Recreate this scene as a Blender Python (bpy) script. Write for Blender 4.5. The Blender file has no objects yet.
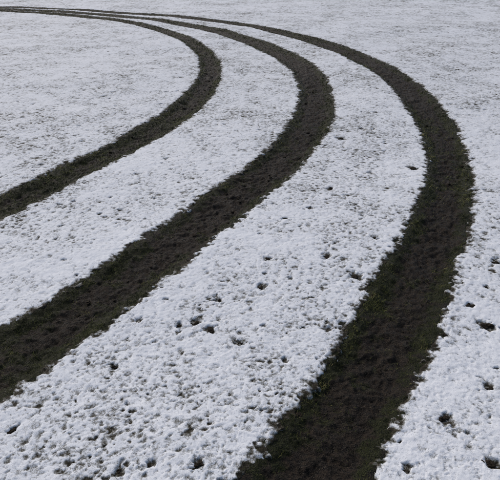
import bpy, math, numpy as np
rng=np.random.default_rng(7)
scene=bpy.context.scene
scene.view_settings.view_transform='Standard'; scene.view_settings.look='None'
scene.view_settings.exposure=0; scene.view_settings.gamma=1

# ------------------------------------------------------------------ noise
def h2(ix,iy,seed):
    ix=ix.astype(np.int64).astype(np.uint32); iy=iy.astype(np.int64).astype(np.uint32)
    h=ix*np.uint32(374761393)+iy*np.uint32(668265263)+np.uint32((seed*2246822519+3266489917)&0xffffffff)
    h^=h>>np.uint32(13); h*=np.uint32(1274126177); h^=h>>np.uint32(16); h*=np.uint32(2246822519); h^=h>>np.uint32(15)
    return h.astype(np.float64)/4294967295.0
def vn(x,y,sc,seed=0):
    x=x/sc+seed*17.31; y=y/sc-seed*9.77
    ix=np.floor(x);iy=np.floor(y);fx=x-ix;fy=y-iy
    fx=fx*fx*(3-2*fx);fy=fy*fy*(3-2*fy)
    a=h2(ix,iy,seed);b=h2(ix+1,iy,seed);c=h2(ix,iy+1,seed);d=h2(ix+1,iy+1,seed)
    return (a+(b-a)*fx+(c-a)*fy+(a-b-c+d)*fx*fy)*2-1
def fbm(x,y,sc,seed=0,o=3):
    r=0;a=1;t=0
    for i in range(o):
        ca,sa=math.cos(i*1.1+.5),math.sin(i*1.1+.5)
        r=r+a*vn(x*ca-y*sa,x*sa+y*ca,sc/(2.03**i),seed+i*5);t+=a;a*=.55
    return r/t*1.3
def ss(x,a,b):
    t=np.clip((x-a)/(b-a),0,1);return t*t*(3-2*t)
def pits(x,y,cell,seed,rmin,rmax,prob,pw=2.0):
    gx=np.floor(x/cell);gy=np.floor(y/cell);best=np.zeros_like(x)
    for i in(-1,0,1):
        for j in(-1,0,1):
            cx=gx+i;cy=gy+j
            px=(cx+h2(cx,cy,seed))*cell;py=(cy+h2(cx,cy,seed+1))*cell
            R=rmin+(rmax-rmin)*h2(cx,cy,seed+2)**pw
            on=h2(cx,cy,seed+3)<prob
            d=np.sqrt((x-px)**2+(y-py)**2)
            best=np.maximum(best,np.where(on,np.clip(1-d/R,0,1),0))
    return best

# ------------------------------------------------------------------ tracks (metres on the ground)
t1=[(-1.80,4.10,.34),(-1.62,4.43,.33),(-1.49,4.78,.33),(-1.32,5.20,.34),(-1.15,5.58,.35),(-1.01,6.01,.35),(-0.89,6.41,.35),(-0.78,6.83,.35),(-0.70,7.24,.34),(-0.64,7.69,.34),(-0.60,8.10,.33),(-0.585,8.55,.33),(-0.58,8.98,.32),(-0.60,9.40,.32),(-0.64,9.84,.31),(-0.69,10.25,.30),(-0.76,10.68,.30),(-0.86,11.10,.30),(-0.97,11.51,.30),(-1.10,11.92,.30),(-1.25,12.34,.30),(-1.43,12.73,.30),(-1.60,13.11,.30),(-1.80,13.50,.30),(-2.2,14.15,.30),(-2.9,15.1,.30),(-3.8,15.95,.32),(-5.0,16.7,.34),(-6.2,17.2,.34),(-8,17.7,.36),(-11,18.1,.36),(-16,18.2,.36),(-24,17.6,.36),(-38,15.8,.36)]
t2=[(-1.12,2.30,.44),(-0.91,2.65,.41),(-0.65,3.10,.41),(-0.42,3.55,.42),(-0.19,4.03,.42),(0.04,4.50,.43),(0.24,4.96,.43),(0.42,5.46,.42),(0.57,5.96,.42),(0.68,6.46,.42),(0.77,6.97,.42),(0.82,7.49,.41),(0.86,7.99,.40),(0.86,8.51,.40),(0.84,9.04,.41),(0.78,9.56,.42),(0.70,10.05,.44),(0.60,10.55,.46),(0.43,11.07,.47),(0.27,11.57,.47),(0.09,12.05,.47),(-0.14,12.53,.46),(-0.36,12.99,.45),(-0.62,13.45,.44),(-0.90,13.87,.42),(-1.25,14.35,.40),(-1.8,15.0,.38),(-2.6,15.75,.38),(-3.9,16.65,.38),(-5.4,17.35,.38),(-7.0,17.9,.40),(-9,18.5,.4),(-12,19.1,.4),(-17,19.6,.4),(-25,19.2,.4),(-38,17.4,.4)]
t3=[(0.230,1.60,.41),(0.495,2.10,.40),(0.81,2.68,.395),(1.09,3.26,.38),(1.35,3.85,.35),(1.57,4.45,.33),(1.76,5.06,.34),(1.89,5.69,.36),(1.98,6.33,.38),(2.03,6.97,.40),(2.06,7.62,.40),(2.06,8.23,.41),(2.02,8.89,.41),(1.94,9.53,.42),(1.83,10.16,.42),(1.69,10.79,.42),(1.49,11.41,.41),(1.27,12.00,.40),(1.02,12.61,.38),(0.74,13.17,.37),(0.40,13.72,.36),(0.02,14.28,.36),(-0.6,15.0,.36),(-1.4,15.75,.36),(-2.6,16.65,.37),(-4.1,17.45,.37),(-5.6,18.0,.38),(-7.1,18.45,.38),(-9.1,18.95,.38),(-12,19.6,.38),(-17,20.3,.38),(-25,20.2,.38),(-38,18.5,.38)]
def ext_back(P,n=8):
    P=[tuple(p) for p in P]
    a=np.array(P[0]);b=np.array(P[1]);d=(a-b)[:2]
    ang=math.atan2(d[1],d[0]); out=[];x,y=a[0],a[1]
    for i in range(n):
        x+=math.cos(ang)*.6;y+=math.sin(ang)*.6;out.append((x,y,a[2]))
    return out[::-1]+P
def smooth_line(P,step=.1):
    P=np.array(P);n=len(P);seg=[]
    for i in range(n-1):
        p0=P[max(i-1,0)];p1=P[i];p2=P[i+1];p3=P[min(i+2,n-1)]
        m=max(2,int(np.hypot(*(p2-p1)[:2])/step)*2)
        for k in range(m):
            t=k/m
            seg.append(.5*((2*p1)+(p2-p0)*t+(2*p0-5*p1+4*p2-p3)*t*t+(3*p1-p0-3*p2+p3)*t**3))
    seg.append(P[-1]);S=np.array(seg)
    s=np.r_[0,np.cumsum(np.hypot(*np.diff(S[:,:2],axis=0).T))]
    q=np.arange(0,s[-1],step)
    R=np.stack([np.interp(q,s,S[:,k]) for k in range(3)],1)
    k=np.array([1,2,3,4,3,2,1.]);k/=k.sum()
    Q=R.copy()
    for c in range(3): Q[3:-3,c]=np.convolve(R[:,c],k,'valid')
    return Q
LINES=[smooth_line(ext_back(t)) for t in (t1,t2,t3)]
NX0,NY0,NX1,NY1,CS=-39.,-5.,5.,23.,.1
gx=np.arange(NX0,NX1,CS)+CS/2;gy=np.arange(NY0,NY1,CS)+CS/2
RAST=[]
for Lc in LINES:
    im=np.full((len(gx),len(gy)),-1,np.int32)
    n=len(Lc)
    dd=np.full(im.shape,1e9)
    R=8
    for i in range(n):
        cx=int((Lc[i,0]-NX0)/CS);cy=int((Lc[i,1]-NY0)/CS)
        a0,a1=max(cx-R,0),min(cx+R+1,len(gx));b0,b1=max(cy-R,0),min(cy+R+1,len(gy))
        if a0>=a1 or b0>=b1: continue
        D=(gx[a0:a1,None]-Lc[i,0])**2+(gy[None,b0:b1]-Lc[i,1])**2
        sub=dd[a0:a1,b0:b1];m=D<sub;sub[m]=D[m];im[a0:a1,b0:b1][m]=i
    RAST.append(im)
def tdist(x,y,k):
    """signed lateral distance, half width and arclength of track k (9 m = far)"""
    d=np.full(x.shape,9.0);hw=np.full(x.shape,.2);sl=np.zeros(x.shape)
    cx=np.floor((x-NX0)/CS).astype(int);cy=np.floor((y-NY0)/CS).astype(int)
    ok=(cx>=0)&(cy>=0)&(cx<len(gx))&(cy<len(gy))
    idx=np.full(x.shape,-1);idx[ok]=RAST[k][cx[ok],cy[ok]]
    m=np.nonzero(idx>=0)[0]
    if len(m)==0:return d,hw,sl
    xx=x[m];yy=y[m];L=LINES[k];n=len(L);best=np.full(len(m),1e9);bd=best.copy();bh=best.copy();bs=best.copy()
    for o in(-2,-1,0,1):
        i=np.clip(idx[m]+o,0,n-2);A=L[i];B=L[i+1];vx=B[:,0]-A[:,0];vy=B[:,1]-A[:,1];l2=vx*vx+vy*vy
        t=np.clip(((xx-A[:,0])*vx+(yy-A[:,1])*vy)/l2,0,1)
        qx=xx-A[:,0]-t*vx;qy=yy-A[:,1]-t*vy;q=np.hypot(qx,qy)
        u=q<best
        best[u]=q[u];bd[u]=(q*np.sign(vx*qy-vy*qx))[u];bh[u]=((A[:,2]+(B[:,2]-A[:,2])*t)/2)[u];bs[u]=((i+t)*.1)[u]
    d[m]=bd;hw[m]=bh;sl[m]=bs
    return d,hw,sl

# ------------------------------------------------------------------ height functions
def U(x,y):
    r=np.hypot(x,y)
    return .02*vn(x,y,1.7,3)+.008*vn(x,y,.55,4)+ss(r,60,400)*1.2*vn(x,y,160.,5)
SPOTS=[(-.28,2.55,.024),(-.20,2.49,.036),(-.17,2.75,.028),(.07,2.89,.032),(.11,3.20,.024),(.47,3.24,.029),(.61,3.0,.032),(.81,3.49,.024),(.90,5.72,.055),(1.20,2.52,.036),(1.05,2.07,.032),(.80,1.86,.032),(.96,2.45,.026),(-.19,1.62,.028),(.90,1.63,.03),(-.37,1.62,.020),(-.94,1.80,.020),(.62,4.35,.028),(1.41,6.71,.03),(1.39,4.88,.045),(.58,1.6,.02),(1.18,2.72,.026),(1.49,3.20,.032),(-.48,1.58,.018),(-.05,2.37,.016),(-.36,2.52,.016),(.24,3.78,.020),(-.5,2.88,.016),(1.75,4.33,.028),(1.33,2.9,.018),(1.6,9.88,.04),(.05,1.9,.013),(-.62,2.2,.015),(1.3,5.6,.025),(1.15,6.1,.025)]
def edge_n(x,y):
    return .018*fbm(x,y,.11,80,2)+.026*fbm(x,y,.038,81,2)+.018*vn(x,y,.5,82)+.012*vn(x,y,.012,86)
def snow(x,y):
    wx=x+.009*vn(x,y,.02,11)+.005*vn(x,y,.008,13);wy=y+.009*vn(x,y,.02,12)+.005*vn(x,y,.008,14)
    u=U(x,y)
    reg=np.clip(.5+.32*fbm(x,y,.8,20,2)+.40*fbm(x,y,.16,21,2),0,1)     # where the cover is thin
    a=pits(wx,wy,.027,30,.006,.018,.76,1.25)
    b=pits(wx,wy,.064,40,.010,.028,.64,1.5)
    c=pits(wx,wy,.20,50,.012,.030,.28,1.8)
    pa=ss(a,.0,.8)*(.40+.60*reg);pb=ss(b,0,.75)*(.42+.58*reg);pc=ss(c,0,.5)
    for sx,sy,sr in SPOTS:
        m=(abs(x-sx)<.2)&(abs(y-sy)<.2)
        if m.any():
            q=np.hypot(wx[m]-sx,(wy[m]-sy)*.9)*(1+.5*vn(x[m],y[m],.03,61)+.3*vn(x[m],y[m],.012,62))
            pc[m]=np.maximum(pc[m],1-ss(q,sr*.45,sr*1.25))
    r=np.hypot(x,y)
    tiny=ss(vn(x,y,.010,71)*.6+vn(x,y,.024,72)*.5+(reg-.5)*.6,-.03,.9)
    z=u+.012+.0030*fbm(x,y,.055,22,3)+.0010*vn(x,y,.012,23)-.0038*pa-.006*pb-.002*tiny
    dark=np.clip(.44*pa**1.1*(.35+.8*reg)+.70*pb**1.4*(.4+.8*reg)+.36*tiny+.03+.06*ss(r,3,9)+.07*reg,0,.92)  # pit darkening: grass and soil showing through, plus pit shade put into the colour
    z=z-.012*pc;dark=np.maximum(dark,pc*(.8+.3*vn(x,y,.009,63)))
    en=edge_n(x,y)
    for k in range(3):
        d,hw,sl=tdist(x,y,k)
        s=np.abs(d)-hw+en
        cov=ss(s,-.01,.040)
        z=u+.002*(1-cov)+(z-u)*cov-.075*(1-ss(s,-.03,-.004))
        near=(1-ss(s,.0,.050))
        dark=np.maximum(dark,np.clip(near*1.1+.45*vn(x,y,.014,83)*(near>0)+.35*vn(x,y,.045,84)*(near>0)-.2,0,1))
    return z,dark
def track_h(x,y,d,hw,s,k):
    a=np.abs(d)/hw
    deep=1-ss(np.abs(d)-hw,-.10,.0)
    z=U(x,y)+.001-.026*deep+.009*fbm(x,y,.09,90+k,3)*(.3+deep)+.013*fbm(x,y,.03,95+k,4)*(.3+.7*deep)
    lug=np.sin((s+np.abs(d)*.9)*2*math.pi/.17+2.2*vn(x,y,.2,97))
    z=z+.008*ss(lug,-.1,.5)*(1-ss(a,.5,.8))*(.05+.95*ss(vn(x,y,.5,98),-.2,.6))
    z=z+.010*np.clip(fbm(x,y,.06,99+k,2),0,1)*ss(a,.6,.85)*(1-ss(a,1.0,1.15))
    return z
def grassy(x,y,d,hw,k):
    a=np.abs(d)/hw
    bias=[.38,.17,.13][k]
    g=ss(a,.30,.85)*.74+.50*fbm(x,y,.16,110+k,3)+.42*fbm(x,y,.045,113,2)+bias+.30*fbm(x,y,.9,115+k,1)
    return np.clip(g,0,1)

# ------------------------------------------------------------------ mesh helper
def grid(name,X,Y,Z,attrs,mat):
    nr,na=X.shape
    me=bpy.data.meshes.new(name)
    co=np.stack([X,Y,Z],-1).reshape(-1,3).astype(np.float32)
    idx=np.arange(nr*na,dtype=np.int32).reshape(nr,na)
    q=np.stack([idx[:-1,:-1],idx[:-1,1:],idx[1:,1:],idx[1:,:-1]],-1).reshape(-1,4)
    nf=len(q)
    me.vertices.add(len(co));me.vertices.foreach_set('co',co.ravel())
    me.loops.add(nf*4);me.loops.foreach_set('vertex_index',q.ravel())
    me.polygons.add(nf);me.polygons.foreach_set('loop_start',np.arange(0,nf*4,4,dtype=np.int32))
    me.update(calc_edges=True)
    me.polygons.foreach_set('use_smooth',np.ones(nf,bool))
    for k,v in attrs.items():
        at=me.attributes.new(k,'FLOAT','POINT');at.data.foreach_set('value',v.astype(np.float32).ravel())
    me.materials.append(mat);ob=bpy.data.objects.new(name,me);scene.collection.objects.link(ob);return ob

# ------------------------------------------------------------------ materials
def newmat(n):
    m=bpy.data.materials.new(n);m.use_nodes=True;nt=m.node_tree;b=nt.nodes['Principled BSDF'];return m,nt,b
def N(nt,t,**k):
    n=nt.nodes.new(t)
    for a,v in k.items(): setattr(n,a,v)
    return n
def mix(nt,fac,c1,c2,bl='MIX'):
    m=N(nt,'ShaderNodeMix',data_type='RGBA',blend_type=bl)
    for i,v in((0,fac),(6,c1),(7,c2)):
        if hasattr(v,'is_output'): nt.links.new(v,m.inputs[i])
        else: m.inputs[i].default_value=v if i==0 else (*v,1)
    return m.outputs[2]
def noise(nt,co,sc,det=2,rough=.6):
    n=N(nt,'ShaderNodeTexNoise');n.inputs['Scale'].default_value=sc;n.inputs['Detail'].default_value=det;n.inputs['Roughness'].default_value=rough
    nt.links.new(co,n.inputs['Vector']);return n.outputs['Fac']
def ramp(nt,f,a,b,c0=0,c1=1):
    r=N(nt,'ShaderNodeMapRange');r.inputs[1].default_value=a;r.inputs[2].default_value=b;r.inputs[3].default_value=c0;r.inputs[4].default_value=c1
    r.interpolation_type='SMOOTHSTEP';nt.links.new(f,r.inputs[0]);return r.outputs[0]
def math_(nt,op,a,b):
    m=N(nt,'ShaderNodeMath',operation=op)
    for i,v in((0,a),(1,b)):
        if hasattr(v,'is_output'): nt.links.new(v,m.inputs[i])
        else: m.inputs[i].default_value=v
    return m.outputs[0]
def bump(nt,b,h,dist,st=1):
    n=N(nt,'ShaderNodeBump');n.inputs['Distance'].default_value=dist;n.inputs['Strength'].default_value=st
    nt.links.new(h,n.inputs['Height']);nt.links.new(n.outputs[0],b.inputs['Normal'])
def cramp(nt,f,stops):
    cr=N(nt,'ShaderNodeValToRGB');nt.links.new(f,cr.inputs[0]);e=cr.color_ramp.elements
    e[0].position=stops[0][0];e[0].color=(*stops[0][1],1);e[1].position=stops[-1][0];e[1].color=(*stops[-1][1],1)
    for p,c in stops[1:-1]:
        q=e.new(p);q.color=(*c,1)
    return cr.outputs[0]
# snow
msnow,nt,b=newmat('snow_cover')
tc=N(nt,'ShaderNodeTexCoord').outputs['Object']
at=N(nt,'ShaderNodeAttribute',attribute_name='dark').outputs['Fac']
n1=noise(nt,tc,230,1,.6);n2=noise(nt,tc,75,2,.6)
f=math_(nt,'ADD',at,math_(nt,'MULTIPLY',math_(nt,'SUBTRACT',n1,.5),.95))
f=math_(nt,'ADD',f,math_(nt,'MULTIPLY',math_(nt,'SUBTRACT',n2,.5),.65))
col=cramp(nt,f,[(.0,(.82,.85,.89)),(.17,(.76,.79,.835)),(.38,(.45,.47,.49)),(.60,(.19,.19,.175)),(.85,(.042,.036,.024)),(1,(.024,.019,.012))])  # mid greys: snow mixed with grass, and painted pit shade; darkest: soil
nt.links.new(col,b.inputs['Base Color'])
b.inputs['Roughness'].default_value=.8;b.inputs['Specular IOR Level'].default_value=.2
bump(nt,b,n1,.0025,.5)
# mud
mmud,nt,b=newmat('rutted_mud_and_grass')
tc=N(nt,'ShaderNodeTexCoord').outputs['Object']
at=N(nt,'ShaderNodeAttribute',attribute_name='grassy').outputs['Fac']
n1=noise(nt,tc,190,2,.7);n2=noise(nt,tc,50,3,.65)
soil=mix(nt,ramp(nt,n2,.38,.66),(.007,.005,.0035),(.042,.031,.022))
soil=mix(nt,ramp(nt,n1,.54,.72),soil,(.105,.083,.060))
turf=mix(nt,ramp(nt,n1,.35,.65),(.007,.008,.003),(.040,.045,.014))
g=ramp(nt,math_(nt,'ADD',at,math_(nt,'MULTIPLY',math_(nt,'SUBTRACT',n2,.5),.9)),.3,.75)
nt.links.new(mix(nt,g,soil,turf),b.inputs['Base Color'])
nt.links.new(ramp(nt,n2,.35,.65,.42,.85),b.inputs['Roughness']);b.inputs['Specular IOR Level'].default_value=.2
bump(nt,b,math_(nt,'ADD',n1,n2),.018,1)
# grass blades
mgr,nt,b=newmat('winter_grass')
at=N(nt,'ShaderNodeAttribute',attribute_name='tone').outputs['Fac']
nt.links.new(cramp(nt,at,[(0,(.009,.012,.004)),(.32,(.025,.032,.009)),(.58,(.078,.090,.022)),(.8,(.165,.168,.045)),(1,(.30,.26,.11))]),b.inputs['Base Color'])
b.inputs['Roughness'].default_value=.6;b.inputs['Specular IOR Level'].default_value=.15
# clods
mcl,nt,b=newmat('soil_clod')
tc=N(nt,'ShaderNodeTexCoord').outputs['Object']
n1=noise(nt,tc,160,3,.7)
nt.links.new(mix(nt,ramp(nt,n1,.35,.7),(.009,.0065,.0045),(.052,.040,.028)),b.inputs['Base Color'])
b.inputs['Roughness'].default_value=.9;b.inputs['Specular IOR Level'].default_value=.15;bump(nt,b,n1,.006,1)

# ------------------------------------------------------------------ snow sheet to the horizon
dense=np.arange(-.66,.66,.0019);side=.66*np.exp(np.linspace(0,math.log(math.pi/.66),110))[1:]
ang=np.r_[-side[::-1],dense,side]
r=np.r_[.003,np.linspace(.1,1.15,16),np.exp(np.arange(math.log(1.2),math.log(26),.0021)),np.exp(np.linspace(math.log(26.3),math.log(4000),170))]
A,Rr=np.meshgrid(ang,r)
X=(Rr*np.sin(A));Y=(Rr*np.cos(A))
z,dk=snow(X.ravel(),Y.ravel())
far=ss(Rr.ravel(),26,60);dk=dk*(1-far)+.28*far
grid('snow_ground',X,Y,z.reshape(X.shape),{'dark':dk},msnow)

# ------------------------------------------------------------------ tyre tracks
for k,L in enumerate(LINES):
    s=[0.0];tot=(len(L)-1)*.1
    while s[-1]<tot:
        i=int(s[-1]/.1);rr=math.hypot(L[min(i,len(L)-1),0],L[min(i,len(L)-1),1]);s.append(s[-1]+.0026*max(rr,1.6))
    s=np.array(s[:-1]);q=np.arange(len(L))*.1
    cx=np.interp(s,q,L[:,0]);cy=np.interp(s,q,L[:,1]);hw=np.interp(s,q,L[:,2])/2
    T=np.gradient(L[:,:2],axis=0);T/=np.hypot(T[:,0],T[:,1])[:,None]
    tx=np.interp(s,q,T[:,0]);ty=np.interp(s,q,T[:,1]);nn=np.hypot(tx,ty);tx/=nn;ty/=nn
    t=np.linspace(-1,1,130)
    D=(hw[:,None]+.13)*t[None]
    X=cx[:,None]-ty[:,None]*D;Y=cy[:,None]+tx[:,None]*D
    H=np.broadcast_to(hw[:,None],X.shape);S=np.broadcast_to(s[:,None],X.shape)
    Z=track_h(X.ravel(),Y.ravel(),D.ravel(),H.ravel(),S.ravel(),k)
    # the outer margin dives under the snow
    Z=Z-.03*ss(np.abs(D.ravel())-H.ravel(),.05,.12)
    g=grassy(X.ravel(),Y.ravel(),D.ravel(),H.ravel(),k)
    grid('tyre_track',X[:,::-1],Y[:,::-1],Z.reshape(X.shape)[:,::-1],{'grassy':g.reshape(X.shape)[:,::-1]},mmud)

# ------------------------------------------------------------------ grass blades
bx=[];by=[];bz=[];bl=[];bw=[];bt=[];btilt=[]
for k,L in enumerate(LINES):
    n=1300000
    i=rng.uniform(0,len(L)-2,n);i0=i.astype(int);f=i-i0
    P=L[i0]*(1-f)[:,None]+L[i0+1]*f[:,None]
    T=L[i0+1,:2]-L[i0,:2];T/=np.hypot(T[:,0],T[:,1])[:,None]
    rr=np.hypot(P[:,0],P[:,1]);keep=rng.random(n)<np.clip(2.8/rr,0,1)**1.5
    keep&=(P[:,1]>.9)&(P[:,0]>-11)
    P=P[keep];T=T[keep];rr=rr[keep];hw=P[:,2]/2
    d=rng.uniform(-1.2,1.2,len(P))*hw
    x=P[:,0]-T[:,1]*d;y=P[:,1]+T[:,0]*d
    g=grassy(x,y,d,hw,k)
    cl=ss(vn(x,y,.04,130+k)*.6+vn(x,y,.015,131)*.4,-.2,.4)
    edgeout=1-ss(np.abs(d)-hw+edge_n(x,y),-.025,.015)
    kp=rng.random(len(x))<(np.clip(g-.05,0,1)**1.2*(.12+.88*cl)*edgeout)
    x,y,d,hw,rr,g,T=x[kp],y[kp],d[kp],hw[kp],rr[kp],g[kp],T[kp]
    ii=(i[keep][kp])*.1
    z=track_h(x,y,d,hw,ii,k)
    bx.append(x);by.append(y);bz.append(z);bl.append(rng.uniform(.006,.026,len(x))*(.6+.5*g)*(1+rr*.01));bw.append(rng.uniform(.0010,.0020,len(x))*np.clip(rr/3,.8,5))
    bt.append(np.clip(.42+.30*fbm(x,y,.2,140,2)+.28*vn(x,y,.03,141)+rng.normal(0,.2,len(x)),0,1));btilt.append(rng.uniform(.7,1.45,len(x)))
# blades poking through the snow
n=900000
rr=np.exp(rng.uniform(math.log(1.25),math.log(24),n));aa=rng.uniform(-.68,.68,n)
x=rr*np.sin(aa);y=rr*np.cos(aa);z,dk=snow(x,y)
near=np.ones(n)*9
en=edge_n(x,y)
for k in range(3):
    d,hw,_=tdist(x,y,k);near=np.minimum(near,np.abs(d)-hw+en)
kp=(near>0)&(rng.random(n)<np.clip(dk-.12,0,1)**1.2*.36*np.clip(rr/4,.35,1)+.3*(1-ss(near,0,.05))*np.clip(4/rr,0,1))
x,y,z,rr,near=x[kp],y[kp],z[kp],rr[kp],near[kp]
bx.append(x);by.append(y);bz.append(z-.002);bl.append(rng.uniform(.004,.014,len(x))*(1+rr*.01));bw.append(rng.uniform(.0009,.0019,len(x))*np.clip(rr/3,.8,5))
bt.append(np.clip(rng.normal(.36,.20,len(x)),0,1));btilt.append(rng.uniform(.3,1.3,len(x)))
x,y,z,l,w,t,ti=[np.concatenate(v) for v in(bx,by,bz,bl,bw,bt,btilt)]
n=len(x);az=rng.uniform(0,2*math.pi,n)
dx,dy=np.cos(az),np.sin(az);wx,wy=-dy,dx
h1=l*.5;lean1=ti*.6
p1x=x+dx*h1*np.sin(lean1);p1y=y+dy*h1*np.sin(lean1);p1z=z+h1*np.cos(lean1)
p2x=p1x+dx*h1*np.sin(ti+.2);p2y=p1y+dy*h1*np.sin(ti+.2);p2z=p1z+h1*np.cos(ti+.2)
V=np.stack([np.stack([x-wx*w/2,y-wy*w/2,z-.002],1),np.stack([x+wx*w/2,y+wy*w/2,z-.002],1),
 np.stack([p1x+wx*w*.42,p1y+wy*w*.42,p1z],1),np.stack([p1x-wx*w*.42,p1y-wy*w*.42,p1z],1),np.stack([p2x,p2y,p2z],1)],1).reshape(-1,3)
me=bpy.data.meshes.new('grass');base=(np.arange(n)*5)[:,None]
lp=np.concatenate([base+np.array([[0,1,2,3]]),base+np.array([[3,2,4]])],1).ravel().astype(np.int32)
me.vertices.add(len(V));me.vertices.foreach_set('co',V.astype(np.float32).ravel())
me.loops.add(len(lp));me.loops.foreach_set('vertex_index',lp)
me.polygons.add(2*n);me.polygons.foreach_set('loop_start',(np.arange(n)[:,None]*7+np.array([[0,4]])).ravel().astype(np.int32))
me.update(calc_edges=True)
a=me.attributes.new('tone','FLOAT','POINT');a.data.foreach_set('value',np.repeat(t,5).astype(np.float32))
me.materials.append(mgr);ob=bpy.data.objects.new('grass',me);scene.collection.objects.link(ob)

# ------------------------------------------------------------------ soil clods
import bmesh
bm=bmesh.new();bmesh.ops.create_icosphere(bm,subdivisions=3,radius=1);bm.verts.ensure_lookup_table()
sv=np.array([v.co[:] for v in bm.verts]);sf=np.array([[v.index for v in f.verts] for f in bm.faces]);bm.free()
vs=[];fs=[];off=0
def clod(cx,cy,cz,rad,sd):
    global off
    a,b2=sv[:,0]*1.3+sd*3.1,sv[:,1]*1.3+sv[:,2]*1.7+sd*1.7
    k=1+.38*vn(a,b2,.7,200)+.18*vn(a,b2,.25,201)
    P=sv*k[:,None]*rad*np.array([rng.uniform(.8,1.3),rng.uniform(.8,1.3),rng.uniform(.4,.65)])
    vs.append(P+np.array([cx,cy,cz]));fs.append(sf+off);off+=len(sv)
cnt=0
for sx,sy,sr in SPOTS:
    u=float(U(np.array([sx]),np.array([sy]))[0])
    for j in range(rng.integers(2,5)):
        clod(sx+rng.normal(0,sr*.4),sy+rng.normal(0,sr*.4),u+.001,sr*rng.uniform(.25,.5),cnt);cnt+=1
for k,L in enumerate(LINES):
    for j in range(1000):
        i=rng.integers(0,len(L)-1);P=L[i];rr=math.hypot(P[0],P[1])
        if P[1]<1 or rr>16 or rng.random()>min(1,5/rr): continue
        T=L[i+1,:2]-L[i,:2];T/=np.hypot(*T);d=rng.uniform(-1,1)*P[2]/2
        xx,yy=P[0]-T[1]*d+T[0]*rng.uniform(-.05,.05),P[1]+T[0]*d+T[1]*rng.uniform(-.05,.05)
        zz=float(track_h(np.array([xx]),np.array([yy]),np.array([d]),np.array([P[2]/2]),np.array([i*.1]),k)[0])
        clod(xx,yy,zz,.003+.012*rng.random()**2,cnt);cnt+=1
V=np.concatenate(vs);F=np.concatenate(fs)
me=bpy.data.meshes.new('soil_clods');me.from_pydata(V.tolist(),[],F.tolist());me.materials.append(mcl)
ob=bpy.data.objects.new('soil_clods',me);scene.collection.objects.link(ob)

# ------------------------------------------------------------------ light: overcast winter day
el,azs=math.radians(42),math.radians(-35)
w=bpy.data.worlds.new('World');scene.world=w;w.use_nodes=True;nt=w.node_tree
sky=nt.nodes.new('ShaderNodeTexSky');sky.sky_type='NISHITA';sky.sun_disc=False;sky.sun_elevation=el;sky.sun_rotation=azs
sky.air_density=1.0;sky.dust_density=4;sky.ozone_density=1
bg=nt.nodes['Background'];bg.inputs['Strength'].default_value=.105;nt.links.new(sky.outputs[0],bg.inputs['Color'])
sl=bpy.data.lights.new('sun','SUN');sl.energy=1.0;sl.angle=math.radians(40);sl.color=(1,.975,.95)
so=bpy.data.objects.new('sun',sl);scene.collection.objects.link(so)
from mathutils import Vector
dirv=Vector((math.sin(azs)*math.cos(el),math.cos(azs)*math.cos(el),math.sin(el)))
so.rotation_euler=dirv.to_track_quat('Z','Y').to_euler()

cam=bpy.data.cameras.new('camera');cam.sensor_width=36;cam.sensor_fit='HORIZONTAL';cam.lens=43.2;cam.clip_end=9000;cam.clip_start=.05
co=bpy.data.objects.new('camera',cam);co.location=(0,0,1.75);co.rotation_euler=(math.radians(90-26.565),0,0)
scene.collection.objects.link(co);scene.camera=co
